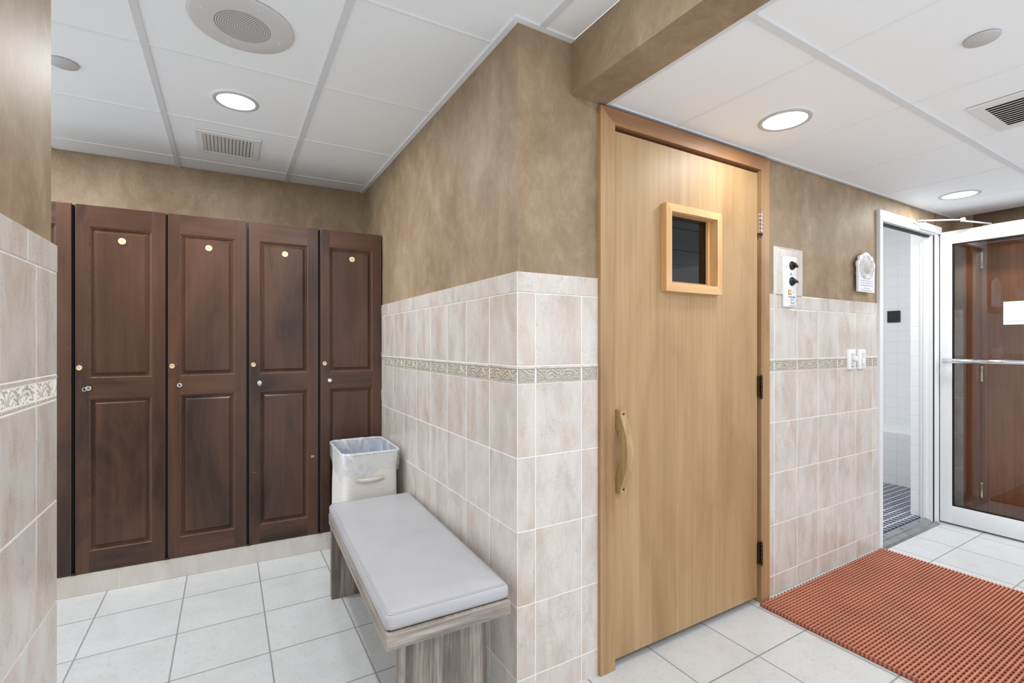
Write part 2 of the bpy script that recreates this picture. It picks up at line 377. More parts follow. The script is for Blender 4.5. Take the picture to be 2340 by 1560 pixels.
b = MB(); D3 = (0.42, 1.30)   # opening of the brown door in the right wall
b.box((XR + th, D3[1], 0), (XR + 0.16, YB + th, H2 + .1), M['paint'])
b.box((XR + th, D3[0], 2.03), (XR + 0.16, D3[1], H2 + .1), M['paint_shade'])
b.box((XR + th, -0.4, 0), (XR + 0.16, D3[0], H2 + .1), M['paint'])
struct('wall_right', b, 'tan wall behind the glass door, shade painted into its header')
# soffit beam between the two ceiling heights
struct('trim_1', MB().box((1.092, -1.8, 2.176), (1.248, YB + th, H1), P), 'tan painted beam dropping between the two ceilings')

# ceilings with exposed grid
def tb(b, p, q, w, z, h=0.003, m=None):
    p = Vector((p[0], p[1], 0)); q = Vector((q[0], q[1], 0)); d = (q - p).normalized(); n = Vector((-d.y, d.x, 0)) * w / 2
    b.prism([(*(p + n).xy, z - h), (*(q + n).xy, z - h), (*(q - n).xy, z - h), (*(p - n).xy, z - h)], (0, 0, h + .004), m or M['tbar'])
b = MB().box((-1.25, -1.8, H1 + 0.002), (1.092, 3.9, H1 + 0.06), M['ceil'])
struct('ceiling', b, 'white suspended ceiling panels over the locker alcove')
b = MB()
for x in (-0.872, -0.265, 0.342): tb(b, (x, -1.8), (x, 3.72), 0.024, H1)
tb(b, (0.950, -1.8), (0.950, YB), 0.024, H1)
for y in (-0.90, -0.28, 0.34, 0.96, 1.585, 2.212, 2.838, 3.462):
    xr = XA if y > YB else 1.092
    tb(b, (-1.15, y + 0.044), (xr, y - 0.012 if y > YB else y), 0.013, H1, 0.0010, M['tee'])
# wall angle
tb(b, (XA - 0.004, YB - 0.018), (XA - 0.004, YK), 0.026, H1, 0.0035, M['tee'])
tb(b, (XA - 0.016, YB - 0.004), (1.092, YB - 0.004), 0.026, H1, 0.0036, M['tee'])
struct('trim_2', b, 'white metal grid of the left ceiling')
b = MB().box((1.248, -1.8, H2 + 0.002), (XR + 0.2, YB + 0.02, H2 + 0.06), M['ceil'])
struct('ceiling', b, 'white suspended ceiling panels over the corridor')
b = MB()
for y in (-1.65, -1.03, -0.41, 0.207, 0.825): tb(b, (1.25, y), (XR, y + .012), 0.024, H2)
for x in (1.645, 2.265, 2.895, 3.50, 4.06):
    tb(b, (x, -1.8), (x, YB), 0.010, H2, 0.0012, M['tee'])
tb(b, (1.256, -1.8), (1.256, YB), 0.018, H2, 0.0055)
b.box((1.2655, -1.8, H2 - .0004), (1.2685, YB, H2 + .004), M['dark'])  # dark strip imitating the shaded gap beside the wall angle
tb(b, (1.25, YB - 0.004), (XR, YB - 0.004), 0.014, H2, 0.003)
struct('trim_3', b, 'white metal grid of the right ceiling')

# ---------------------------------------------------------------- tile wainscot
def frame_xy(kind):
    # returns function (u, depth, z) -> world, depth positive out of the wall
    if kind == 'A': return lambda u, d, z: (XA + th - d, u, z)
    if kind == 'B': return lambda u, d, z: (u, YB + th - d, z)
    if kind == 'L': return lambda u, d, z: (XL - 0.008 + d, u, z)
    if kind == 'R': return lambda u, d, z: (XR + th - d, u, z)
def add_tile(b, f, u0, u1, z0, z1, m, d=0.006, g=0.0016, bev=0.0018):
    u0 += g; u1 -= g; z0 += g; z1 -= g
    if u1 - u0 < 0.004: return
    a = [b.bm.verts.new(f(u, 0.0, z)) for u, z in ((u0, z0), (u1, z0), (u1, z1), (u0, z1))]
    c = [b.bm.verts.new(f(u, d - bev * .6, z)) for u, z in ((u0, z0), (u1, z0), (u1, z1), (u0, z1))]
    e = [b.bm.verts.new(f(u, d, z)) for u, z in ((u0 + bev, z0 + bev), (u1 - bev, z0 + bev), (u1 - bev, z1 - bev), (u0 + bev, z1 - bev))]
    fs = [b.bm.faces.new(e)]
    for A, B in ((a, c), (c, e)):
        for i in range(4): fs.append(b.bm.faces.new((A[i], A[(i + 1) % 4], B[(i + 1) % 4], B[i])))
    b.faces(fs, m)
def splits(u0, u1, off, pitch):
    k = math.ceil((u0 - off) / pitch + 1e-6); r = [u0]
    while off + k * pitch < u1 - 1e-6: r.append(off + k * pitch); k += 1
    return r + [u1]
def wainscot(b, kind, u0, u1, off, coff, cpitch, thick=0.006, pitch=0.2045):
    f = frame_xy(kind)
    cols = splits(u0, u1, off, pitch)
    for c0, c1 in zip(cols, cols[1:]):
        for z0, z1 in list(zip(ZR, ZR[1:])) + [ZU]: add_tile(b, f, c0, c1, z0, z1, M['tile'], thick)
    cc = splits(u0, u1, coff, cpitch)
    for c0, c1 in zip(cc, cc[1:]): add_tile(b, f, c0, c1, *ZC, M['tile'], thick + .001)
    # grout bed
    d = thick - 0.0012
    q = [f(u0, d, 0), f(u1, d, 0), f(u1, d, HT - .001), f(u0, d, HT - .001)]
    p = [f(u0, 0, 0), f(u1, 0, 0), f(u1, 0, HT - .001), f(u0, 0, HT - .001)]
    b.prism(p, Vector(q[0]) - Vector(p[0]), M['grout'])
def spiral(cx, cy, r0, r1, a0, a1, n=12):
    return [(cx + (r0 + (r1 - r0) * i / n) * math.cos(a0 + (a1 - a0) * i / n), cy + (r0 + (r1 - r0) * i / n) * math.sin(a0 + (a1 - a0) * i / n)) for i in range(n + 1)]
W, HB = 0.2045, BAND[1] - BAND[0]
def arc3(p, q, r, n=9):  # quadratic bezier
    return [((1 - k) ** 2 * p[0] + 2 * k * (1 - k) * q[0] + k * k * r[0], (1 - k) ** 2 * p[1] + 2 * k * (1 - k) * q[1] + k * k * r[1]) for k in [i / n for i in range(n + 1)]]
MOTIF = [  # (points in mm, peak radius mm)
    (arc3((6, 50), (22, 48), (34, 30)), 2.6), (arc3((4, 34), (20, 36), (30, 18)), 2.2),
    (arc3((38, 16), (40, 46), (66, 47)), 3.2), (arc3((44, 14), (52, 40), (80, 34)), 2.6),
    (spiral(56, 21, 11, 2.5, 0.4, 6.6), 1.7), (arc3((66, 46), (90, 44), (100, 18)), 3.4),
    (arc3((70, 30), (88, 26), (104, 13)), 2.8), (arc3((78, 14), (96, 20), (112, 12)), 2.2),
    (spiral(112, 36, 14, 3, 1.6, -4.4), 2.0), (arc3((106, 46), (100, 18), (126, 16)), 1.8),
    (arc3((122, 40), (136, 52), (156, 40)), 3.6), (arc3((128, 30), (146, 40), (166, 26)), 3.2),
    (arc3((136, 18), (150, 24), (150, 38)), 2.6), (arc3((152, 46), (172, 42), (190, 16)), 2.8),
    (arc3((160, 18), (176, 20), (196, 14)), 2.4), (arc3((120, 11), (128, 18), (136, 11)), 2.0),
    (arc3((186, 46), (194, 40), (200, 44)), 1.8), (arc3((180, 36), (190, 30), (201, 30)), 2.2),
    (arc3((8, 12), (14, 20), (24, 13)), 2.0),
    (arc3((20, 44), (34, 50), (46, 40)), 2.4), (arc3((26, 12), (34, 24), (30, 36)), 2.2), (arc3((10, 22), (18, 28), (28, 24)), 2.0),
    (spiral(28, 22, 7, 1.5, 3.0, 8.6), 1.5), (arc3((84, 48), (98, 44), (110, 50)), 2.2), (arc3((92, 34), (100, 38), (106, 30)), 2.4),
    (arc3((60, 12), (68, 22), (80, 22)), 2.2), (arc3((140, 48), (150, 51), (164, 46)), 2.0), (spiral(178, 26, 8, 1.5, 0.2, 5.6), 1.6),
    (arc3((142, 11), (154, 14), (164, 11)), 1.8), (arc3((168, 48), (180, 48), (188, 40)), 2.2)]
def listello(b, kind, u0, u1, off, pitch=W):
    f = frame_xy(kind); base = 0.005
    up = Vector(f(0, 1, 0)) - Vector(f(0, 0, 0))
    cols = splits(u0, u1, off, pitch); z0 = BAND[0]
    for c0, c1 in zip(cols, cols[1:]):
        add_tile(b, f, c0, c1, *BAND, M['listello'], base)
        full0 = math.floor((c0 - off) / pitch + 1e-4) * pitch + off
        def rail(za, zb, d, m=M['leaf']):
            b.prism([f(c0 + .002, base, z0 + za), f(c1 - .002, base, z0 + za), f(c1 - .002, base, z0 + zb), f(c0 + .002, base, z0 + zb)], up * d, m)
        rail(0.0535, 0.0610, 0.0034, M['tile']); rail(0.0020, 0.0036, 0.002)
        k = 0
        while k * 0.0062 < c1 - c0 - 0.008:   # rope
            u = c0 + 0.003 + k * 0.0062
            b.prism([f(u, base, z0 + .0036), f(u + .0042, base, z0 + .0036), f(u + .0064, base, z0 + .0090), f(u + .0022, base, z0 + .0090)], up * 0.0026, M['leaf']); k += 1
        for pts, r in MOTIF:
            q = [(full0 + x / 1000, z0 + y / 1000) for x, y in pts]
            if min(p[0] for p in q) < c0 + .001 or max(p[0] for p in q) > c1 - .001: continue
            n = len(q); rr = [r * 1.4 / 1000 * (0.35 + 0.65 * math.sin(PI * (0.12 + 0.8 * i / (n - 1)))) for i in range(n)]
            b.tube([f(x, base, z) for x, z in q], rr, M['leaf'], seg=6, up=up)
def bandset(tname, lname, segs):
    b = MB(); c = MB()
    for kind, u0, u1, off, coff, cp, t in segs:
        wainscot(b, kind, u0, u1, off, coff, cp, t); listello(c, kind, u0, u1, off)
    struct(tname, b, lname); return c
c = bandset('trim_4', 'pale mottled wall tiles behind the bench', [('A', YB + .001, 3.112, 1.622, 1.668, 0.2545, 0.006)])
struct('trim_5', c, 'scroll relief border tile behind the bench')
c = bandset('trim_6', 'pale mottled wall tiles left of the sauna door', [('B', XA + .001, 1.217, 0.932, 1.111, 0.2545, 0.006)])
struct('trim_7', c, 'scroll relief border tile left of the sauna door')
c = bandset('trim_8', 'pinkish wall tiles between sauna door and shower door', [('B', 2.300, 3.450, 0.9325, 2.626, 0.2455, 0.006), ('B', 4.335, XR, 0.9325, 2.626, 0.2455, 0.006)])
struct('trim_9', c, 'scroll relief border tile under the sauna control')
c = bandset('trim_10', 'pale mottled wall tiles at the left edge', [('L', 0.55, 1.640, 1.484, 1.426, 0.2545, 0.008)])
struct('trim_11', c, 'scroll relief border tile at the left edge')
c = bandset('trim_12', 'wall tiles behind the glass door', [('R', D3[1] + .045, YB, 0.932, 1.111, 0.2545, 0.006)])
struct('trim_13', c)

# tiled surround behind the sauna control
b = MB(); F = frame_xy('B')
b.prism([F(2.366, 0, HT), F(2.622, 0, HT), F(2.622, 0, 1.752), F(2.366, 0, 1.752)], (0, -0.0035, 0), M['grout'])
e0, e1 = 0.0035, 0.010
def bev_rect(u0, u1, z0, z1, i, m):
    A = [F(u0, e0, z0), F(u1, e0, z0), F(u1, e0, z1), F(u0, e0, z1)]
    B_ = [F(u0 + i, e1, z0), F(u1 - i, e1, z0), F(u1 - i, e1, z1 - i), F(u0 + i, e1, z1 - i)]
    b.loft([A, B_], m, False); b.quad(B_, m)
bev_rect(2.366, 2.622, HT, 1.752, 0.012, M['tile'])
struct('trim_14', b, 'raised tile panel behind the sauna control')

# ---------------------------------------------------------------- lockers on the back wall
BASEW = 0.380
def panel_rings(b, u0, u1, z0, z1):
    prof = [(0, 0.0), (0.003, 0.0055), (0.0095, 0.0075), (0.012, 0.0125), (0.0165, 0.0125), (0.029, 0.0025)]
    loops = [[(u0 + i, d, z0 + i), (u1 - i, d, z0 + i), (u1 - i, d, z1 - i), (u0 + i, d, z1 - i)] for i, d in prof]
    for k, (A, B_) in enumerate(zip(loops, loops[1:])):
        b.loft([A, B_], M['locker_edge'] if k == 0 else M['locker_v'], False)
    b.quad(loops[-1], M['locker_v'])
DW, DZ0, DZ1 = 0.366, 0.111, 1.959
def locker_door():
    b = MB(); pu0, pu1 = 0.052, 0.309; U = (1.087, 1.852); Lw = (0.215, 0.985)
    V, Hm = M['locker_v'], M['locker_h']
    def q(u0, u1, z0, z1, m): b.quad([(u0, 0, z0), (u1, 0, z0), (u1, 0, z1), (u0, 0, z1)], m)
    e = 0.0015
    q(e, pu0, DZ0 + e, DZ1 - e, V); q(pu1, DW - e, DZ0 + e, DZ1 - e, V)
    q(pu0, pu1, U[1], DZ1 - e, Hm); q(pu0, pu1, Lw[1], U[0], Hm); q(pu0, pu1, DZ0 + e, Lw[0], Hm)
    panel_rings(b, pu0, pu1, *U); panel_rings(b, pu0, pu1, *Lw)
    o = [(e, 0, DZ0 + e), (DW - e, 0, DZ0 + e), (DW - e, 0, DZ1 - e), (e, 0, DZ1 - e)]
    m_ = [(0, e, DZ0), (DW, e, DZ0), (DW, e, DZ1), (0, e, DZ1)]
    k_ = [(x, 0.019, z) for x, _, z in m_]
    b.loft([o, m_], M['locker_edge'], False); b.loft([m_, k_], V, False); b.quad(k_, M['locker_black'])
    return b
def locker(label, number, key, chip=False, wall_gap=False):
    T = thing('locker', label, 'locker', group='dark wooden lockers along the back wall')
    b = MB()
    b.box((-0.006, 0.021, DZ0 + .001), (0.340 if wall_gap else 0.373, 0.50, DZ1 - 0.002), M['locker_black'])
    if wall_gap: b.box((0.338, 0.021, DZ0 + .001), (0.3665, 0.035, DZ1 - 0.002), M['locker_black'])
    b.box((-0.014, -0.004, DZ0 - 0.003), (0.004, 0.02, DZ0 + 0.006), M['locker_black'])   # bottom pivot
    b.build('carcass', T)
    d = locker_door()
    if chip:
        d.box((0.326, -0.0006, 0.574), (0.344, 0.001, 0.586), M['chip'])
        d.box((0.012, -0.0005, 0.520), (0.034, 0.001, 0.525), M['locker_edge'])
    rw = random.Random(number)
    for k_ in range(9):                       # scuffs round the knob
        a = rw.uniform(0.2, PI); q_ = rw.uniform(.013, .022); x_, z_ = 0.021 + q_ * math.cos(a), 1.140 + q_ * math.sin(a)
        if x_ > 0.003: d.box((x_, -0.0004, z_), (x_ + rw.uniform(.001, .005), 0.001, z_ + rw.uniform(.0008, .002)), M['scuff'])
    for k_ in range(12):                      # small nicks
        x_, z_ = rw.choice((rw.uniform(.004, .05), rw.uniform(.312, .360))), rw.uniform(.13, 1.3)
        d.box((x_, -0.0003, z_), (x_ + rw.uniform(.0012, .003), 0.001, z_ + rw.uniform(.0008, .003)), M['scuff'])
    door = d.build('door', T, recalc=False)
    k = MB().lathe([(0.0085, 0.0), (0.0075, -0.006), (0.0065, -0.012), (0.0115, -0.016), (0.0130, -0.021), (0.0120, -0.0245), (0.0085, -0.0260), (0.0080, -0.0250), (0.0035, -0.0255)], M['brass'], (0.021, 0, 1.140), 'y', 28)
    tag(k.build('knob', door), 'round satin brass knob')
    l = MB().lathe([(0.0125, 0.0), (0.0125, -0.0035), (0.0108, -0.006), (0.0075, -0.0062), (0.0070, -0.005)], M['chrome'], (0.052, 0, 1.036), 'y', 28)
    l.box((0.0512, -0.0066, 1.031), (0.0528, -0.0045, 1.041), M['dark'])
    tag(l.build('lock', door), 'chrome cam lock')
    pl = MB().lathe([(0.0168, 0.0), (0.0168, -0.0014), (0.0150, -0.0022)], M['brass_edge'], (0.185, 0.0015, 1.788), 'y', 36, cap=False)
    pl.lathe([(0.0001, -0.0019), (0.0150, -0.0020)], M['brass_plate'], (0.185, 0.0015, 1.788), 'y', 36, cap=False)
    tag(pl.build('number_plate', door), 'round brass number disc')
    font('numeral', number, 0.015, M['engrave'], (0.185, -0.0007, 1.788), (PI / 2, 0, 0), door)
    if key:
        kb = MB()
        cx, cz = 0.052 + key[0], 1.036 + key[1]
        kb.tube([(0.052, -0.006, 1.036), (0.052 + key[0] * .5, -0.013, 1.036 + key[1] * .5)], 0.0022, M['chrome'], 6)
        kb.tube([(cx + 0.008 * math.cos(a), -0.015, cz + 0.0085 * math.sin(a)) for a in [2 * PI * i / 20 for i in range(21)]], 0.0016, M['chrome'], 6, up=(0, 1, 0))
        tag(kb.build('key', T), 'key left in the lock')
    if wall_gap:
        for z0, z1 in ((1.462, 1.492), (1.135, 1.205), (0.90, 0.965)):
            MB().box((0.3655, 0.002, z0), (0.3672, 0.014, z1), M['chrome']).build('hinge', T)  # chrome slips standing in for bright gaps between locker and wall
    return T
specs = [(-1.893, 'locker cut off by the tiled wall at the left edge, narrow strip in view', '6', None, 0, 0),
         (-1.511, 'brown locker with a key ring hanging left of its lock, leftmost full one', '7', (-0.013, -0.004), 0, 0),
         (-1.131, 'brown wooden locker second in the row, empty lock, directly right of the left keyed locker', '8', None, 0, 0),
         (-0.749, 'brown locker with a key in its lock and orange chip at lower right', '9', (0.001, -0.008), 1, 0),
         (-0.368, 'darkest brown locker in the corner behind the lined bin', '10', None, 0, 1)]
ca, sa = math.cos(AK), math.sin(AK)
for u, lab, num, key, chip, hg in specs:
    L = locker(lab, num, key, chip, hg)
    L.location = (XA + u * ca, YF + u * sa, 0); L.rotation_euler = (0, 0, AK)
# tiled plinth under the lockers
b = MB()
for i in range(7):
    u0 = -2.0 + i * 0.331; u1 = min(u0 + 0.331, 0.0) - .0025
    if u1 <= u0: continue
    b.box((u0, 0.0, 0.0), (u1, 0.012, 0.106), M['base_tile'], 0.0015, 1)
b.box((-2.0, 0.002, 0), (-0.002, 0.05, 0.104), M['grout'])
o = struct('baseboard_back', b, 'beige tile plinth under the lockers'); o.location = (XA, YF + .003, 0); o.rotation_euler = (0, 0, AK)

# ---------------------------------------------------------------- bench
BA = math.atan2(0.038, 1.15) * -1
T = thing('bench', 'grey padded bench with wood-look legs against the tiled wall', 'bench', (0.604, 1.389, 0), -BA * -1)
T.rotation_euler = (0, 0, -0.033)
BW, BL = 0.206, 1.150
b = MB(); b.box((-BW, 0, 0.362), (BW, BL, 0.412), M['zeb_y'], 0.0012, 1)
o = b.build('seat_board', T)
i = o.data.materials[:]; o.data.materials.append(M['zeb_x'])
for p in o.data.polygons:
    if abs(p.normal.y) > 0.9: p.material_index = 1
def cushion():
    b = MB(); L = []
    def loop(ins, z, r=0.018, n=5):
        x0, x1, y0, y1 = -BW + ins, BW - ins, 0.004 + ins, BL - ins; pts = []
        for cx, cy, a in ((x1 - r, y0 + r, -PI / 2), (x1 - r, y1 - r, 0), (x0 + r, y1 - r, PI / 2), (x0 + r, y0 + r, PI)):
            for k in range(n + 1):
                t_ = a + PI / 2 * k / n; pts.append((cx + r * math.cos(t_), cy + r * math.sin(t_), z))
        return pts
    for ins, z in ((0.006, 0.4145), (0.001, 0.419), (0.0, 0.432), (0.0, 0.444), (0.002, 0.452), (0.006, 0.4575), (0.012, 0.4605), (0.03, 0.4625), (0.06, 0.4638), (0.10, 0.4645)):
        L.append(loop(ins, z))
    b.loft(L, M['vinyl'])
    b.faces([b.bm.faces.new([v for v in b.bm.verts][-24:])], M['vinyl'], True)
    b.faces([b.bm.faces.new([v for v in b.bm.verts][:24][::-1])], M['vinyl'])
    return b, loop
cb, loop = cushion(); cu = tag(cb.build('cushion', T), 'light grey vinyl cushion')
sm = MB()
for ins, z, r in ((0.0072, 0.4588, 0.0011), (0.0125, 0.4608, 0.0006)):
    p = loop(ins, z); sm.tube(p + [p[0], p[1]], r, M['seam'], 6)
sm.build('seam', cu)
MB().box((-BW + .01, .012, 0.4105), (BW - .01, BL - .012, 0.4160), M['dark']).build('cushion_base', T)
MB().box((-0.150, 0.065, 0), (0.150, 0.105, 0.363), M['zeb_v'], 0.001, 1).build('leg', T)
MB().box((-0.2, BL - 0.048, 0), (0.1, BL - 0.008, 0.363), M['zeb_v'], 0.001, 1).build('leg', T)

# ---------------------------------------------------------------- lined hamper in the corner
T = thing('laundry_hamper', 'white canvas hamper with a clear plastic liner folded over its rim', 'hamper', (0.677, 2.835, 0), -0.02)
def rrect(hx, hy, z, n=40, wob=0.0, seed=0.0, r=0.03):
    pts = []
    for k in range(n):
        a = 2 * PI * (k + .5) / n; c, s_ = math.cos(a), math.sin(a); p = 11.0
        rad = 1.0 / ((abs(c) / hx) ** p + (abs(s_) / hy) ** p) ** (1 / p)
        w_ = 1 + wob * (math.sin(5 * a + seed) * .5 + math.sin(11 * a + seed * 2.3) * .35 + math.sin(19 * a + seed) * .25)
        pts.append((c * rad * w_, s_ * rad * w_, z + wob * 0.10 * math.sin(9 * a + seed * 1.7)))
    return pts
N = 72
b = MB(); b.loft([rrect(0.140, 0.195, 0.004, N), rrect(0.147, 0.203, 0.05, N, .004, 1), rrect(0.150, 0.206, 0.25, N, .012, 2), rrect(0.147, 0.203, 0.45, N, .012, 3), rrect(0.144, 0.200, 0.58, N, .006, 2), rrect(0.150, 0.212, 0.665, N)], M['cloth'])
b.faces([b.bm.faces.new([v for v in b.bm.verts][:N][::-1])], M['cloth'])
b.build('canvas_bag', T)
MB().tube([(x, y, 0.672) for x, y, z in rrect(0.154, 0.216, 0, N)] + [rrect(0.154, 0.216, 0.672, N)[0]], 0.0045, M['frame'], 8).build('rim', T)
b = MB(); b.loft([rrect(0.150, 0.211, 0.668, N), rrect(0.140, 0.197, 0.56, N, .004, 2), rrect(0.143, 0.199, 0.30, N, .006, 3), rrect(0.138, 0.192, 0.03, N)], M['lining'])
b.faces([b.bm.faces.new([v for v in b.bm.verts][-N:])], M['lining'])
tag(b.build('lining', T), 'blue grey inner lining')
for z in (0.02,):
    MB().box((-0.135, -0.19, 0.0), (0.135, 0.19, 0.012), M['frame'], 0.003, 1).build('base', T)
b = MB(); L = []
def cuff(hx, hy, z, drop, wob, sd):
    o_ = []
    for k, (x, y, zz) in enumerate(rrect(hx, hy, 0, N, wob, sd)):
        a = 2 * PI * k / N
        o_.append((x, y, z - drop * (0.5 + 0.28 * math.sin(2 * a + 1.0) + 0.14 * math.sin(7 * a + sd) + 0.08 * math.sin(15 * a))))
    return o_
L += [cuff(0.152, 0.209, 0.59, 0.085, .022, 1.2), cuff(0.158, 0.216, 0.615, 0.06, .018, 1.0), cuff(0.159, 0.219, 0.650, 0.02, .012, .6)]
L += [rrect(0.1605, 0.2225, 0.668, N, .004, .2), rrect(0.1600, 0.2215, 0.679, N, .004, .1), rrect(0.153, 0.215, 0.681, N, .003, .3),
      rrect(0.147, 0.208, 0.660, N, .010, 3), rrect(0.138, 0.197, 0.55, N, .03, 4), rrect(0.130, 0.186, 0.40, N, .045, 5), rrect(0.115, 0.17, 0.20, N, .05, 6)]
b.loft(L, M['liner'])
b.faces([b.bm.faces.new([v for v in b.bm.verts][-N:])], M['liner'])
tag(b.build('liner', T), 'clear plastic bag folded over the rim')
b = MB(); L = []
for i in range(15):
    t_ = i / 14; x = -0.085 + 0.150 * t_; y = -0.2045 - 0.014 * math.sin(PI * t_)
    L.append([(x, y, 0.545 - .006 * math.sin(PI * t_)), (x, y - .003, 0.545 - .006 * math.sin(PI * t_)), (x, y - .003, 0.520 - .006 * math.sin(PI * t_)), (x, y, 0.520 - .006 * math.sin(PI * t_))])
b.loft(L, M['strap'], True); tag(b.build('handle', T), 'cream webbing handle')

# ---------------------------------------------------------------- sauna door
FY = 1.402                                  # casing face
b = MB()
def jamb(x0, x1, z0, z1, m, y0=FY, y1=YB + .09): b.box((x0, y0, z0), (x1, y1, z1), m, 0.002, 1)
b.prism([(1.216, FY, 0.001), (1.289, FY, 0.001), (1.289, FY, 2.104), (1.216, FY, 2.166)], (0, .105, 0), M['casing'])
b.prism([(2.232, FY, 0.001), (2.300, FY, 0.001), (2.300, FY, 2.166), (2.232, FY, 2.104)], (0, .105, 0), M['casing'])
b.prism([(1.216, FY, 2.166), (1.289, FY, 2.104), (2.232, FY, 2.104), (2.300, FY, 2.166)], (0, .105, 0), M['casing_h'])
b.box((1.289, YB + .052, 0.001), (1.315, YB + .09, 2.104), M['casing']); b.box((2.206, YB + .052, 0.001), (2.232, YB + .09, 2.104), M['casing']); b.box((1.289, YB + .052, 2.07), (2.232, YB + .09, 2.104), M['casing_h'])
struct('trim_15', b, 'cedar casing around the sauna door')
DT = thing('door_1', 'light plywood sauna door with small square window and bowed wood handle', None); DT['kind'] = 'structure'
b = MB(); y0, y1 = 1.411, 1.450; m = M['ply']
X0, X1, Z0, Z1 = 1.2925, 2.212, 0.034, 2.086; wx0, wx1, wz0, wz1 = 1.612, 1.928, 1.524, 1.832
for lo, hi in (((X0, Z0), (wx0, Z1)), ((wx1, Z0), (X1, Z1)), ((wx0, Z0), (wx1, wz0)), ((wx0, wz1), (wx1, Z1))):
    b.box((lo[0], y0, lo[1]), (hi[0], y1, hi[1]), m)
b.build('leaf', DT)
b = MB(); f0 = 1.384; ox0, ox1, oz0, oz1 = 1.552, 1.910, 1.478, 1.842; ix0, ix1, iz0, iz1 = 1.586, 1.879, 1.514, 1.811
def mit(p, m): b.prism([(x, f0, z) for x, z in p], (0, 0.0275, 0), m)
mit([(ox0, oz0), (ix0, iz0), (ix0, iz1), (ox0, oz1)], M['pine_v']); mit([(ox1, oz0), (ix1, iz0), (ix1, iz1), (ox1, oz1)], M['pine_v'])
mit([(ox0, oz1), (ix0, iz1), (ix1, iz1), (ox1, oz1)], M['pine_h']); mit([(ox0, oz0), (ix0, iz0), (ix1, iz0), (ox1, oz0)], M['pine_h'])
for x in (ix0 - .002, ix1 - .002): b.box((x, f0 + .01, iz0), (x + .004, 1.446, iz1), M['pine_v'])
for z in (iz0 - .002, iz1 - .002): b.box((ix0, f0 + .01, z), (ix1, 1.446, z + .004), M['pine_h'])
# inner stop holding the pane
for x0_, x1_ in ((ix0, ix0 + .012), (ix1 - .02, ix1)): b.box((x0_, 1.420, iz0), (x1_, 1.432, iz1), M['pine_v'])
WF = tag(b.build('window_frame', DT), 'pale pine frame of the door window')
MB().box((ix0 + .001, 1.434, iz0 + .001), (ix1 - .001, 1.439, iz1 - .001), M['dglass']).build('pane', WF)
# bowed handle
hx0, hx1 = 1.2985, 1.331; zc, hz = 0.8435, 0.1615; fy = y0
out = []; inn = []
for i in range(25):
    s_ = -1 + 2 * i / 24; a = abs(s_)
    d = 0.026 if a > 0.86 else 0.026 + 0.040 * math.cos(PI / 2 * (a / 0.86)) ** 0.9
    out.append((fy - d, zc + hz * s_))
for i in range(17):
    s_ = 0.56 - 1.12 * i / 16
    inn.append((fy - 0.028 * max(0.0, math.cos(PI / 2 * (s_ / 0.56))) ** 0.5, zc + hz * s_))
prof = [(fy, zc - hz)] + out + [(fy, zc + hz)] + inn
# split into strips so the opening stays clean
b = MB(); n = 24
def ydepth_in(s_): return fy - (0.028 * max(0.0, math.cos(PI / 2 * (s_ / 0.56))) ** 0.5 if abs(s_) < 0.56 else 0.0)
rows = []
for i in range(49):
    s_ = -1 + 2 * i / 48; a = abs(s_)
    d = 0.026 if a > 0.86 else 0.026 + 0.040 * math.cos(PI / 2 * (a / 0.86)) ** 0.9
    zz = zc + hz * s_
    rows.append([(hx0, ydepth_in(s_), zz), (hx1, ydepth_in(s_), zz), (hx1, fy - d, zz), (hx0, fy - d, zz)])
b.loft(rows, M['oldwood'], False); b.quad(rows[0], M['oldwood']); b.quad(rows[-1], M['oldwood'])
H = tag(b.build('handle', DT), 'weathered bowed wooden pull handle')
for zz in (zc + hz * 0.90, zc - hz * 0.90):
    MB().lathe([(0.0042, 0.0), (0.0042, -0.0012), (0.002, -0.0008)], M['dark'], (hx0 + 0.018, fy - 0.026, zz), 'y', 12).build('screw', H)
MB().box((1.2935, fy - .004, 0.80), (1.302, fy, 0.93), M['oldwood']).build('finger_plate', DT)
def hinge(z0, z1, m, lab, parent, x=2.228, y=1.398):
    b = MB(); k = 5; h = (z1 - z0) / k
    for i in range(k): b.lathe([(0.0045, z0 + i * h + .0006), (0.0055, z0 + i * h + .002), (0.0055, z0 + (i + 1) * h - .002), (0.0045, z0 + (i + 1) * h - .0006)], m, (x, y, 0), 'z', 14)
    b.lathe([(0.003, z1), (0.0045, z1 + .002), (0.002, z1 + .007)], m, (x, y, 0), 'z', 12)
    b.lathe([(0.002, z0 - .012), (0.0048, z0 - .008), (0.0046, z0)], M['bronze'], (x, y, 0), 'z', 12)
    b.box((x - .018, y + .004, z0), (x, y + .0135, z1), m)
    return tag(b.build('hinge', parent), lab)
hinge(1.795, 1.893, M['nickel'], 'worn nickel hinge', DT); hinge(1.004, 1.103, M['bronze'], 'dark bronze hinge', DT); hinge(0.196, 0.297, M['bronze'], 'dark bronze hinge', DT)
# dark sauna behind the window
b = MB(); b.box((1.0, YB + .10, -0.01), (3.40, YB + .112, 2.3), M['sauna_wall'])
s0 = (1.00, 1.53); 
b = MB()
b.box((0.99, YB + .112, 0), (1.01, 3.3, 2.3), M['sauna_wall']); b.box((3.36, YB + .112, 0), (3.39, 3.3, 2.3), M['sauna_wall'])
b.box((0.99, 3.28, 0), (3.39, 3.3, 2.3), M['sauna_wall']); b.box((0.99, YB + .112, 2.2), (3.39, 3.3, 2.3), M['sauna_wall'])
struct('wall_sauna', b, 'dark sauna interior behind the door window')

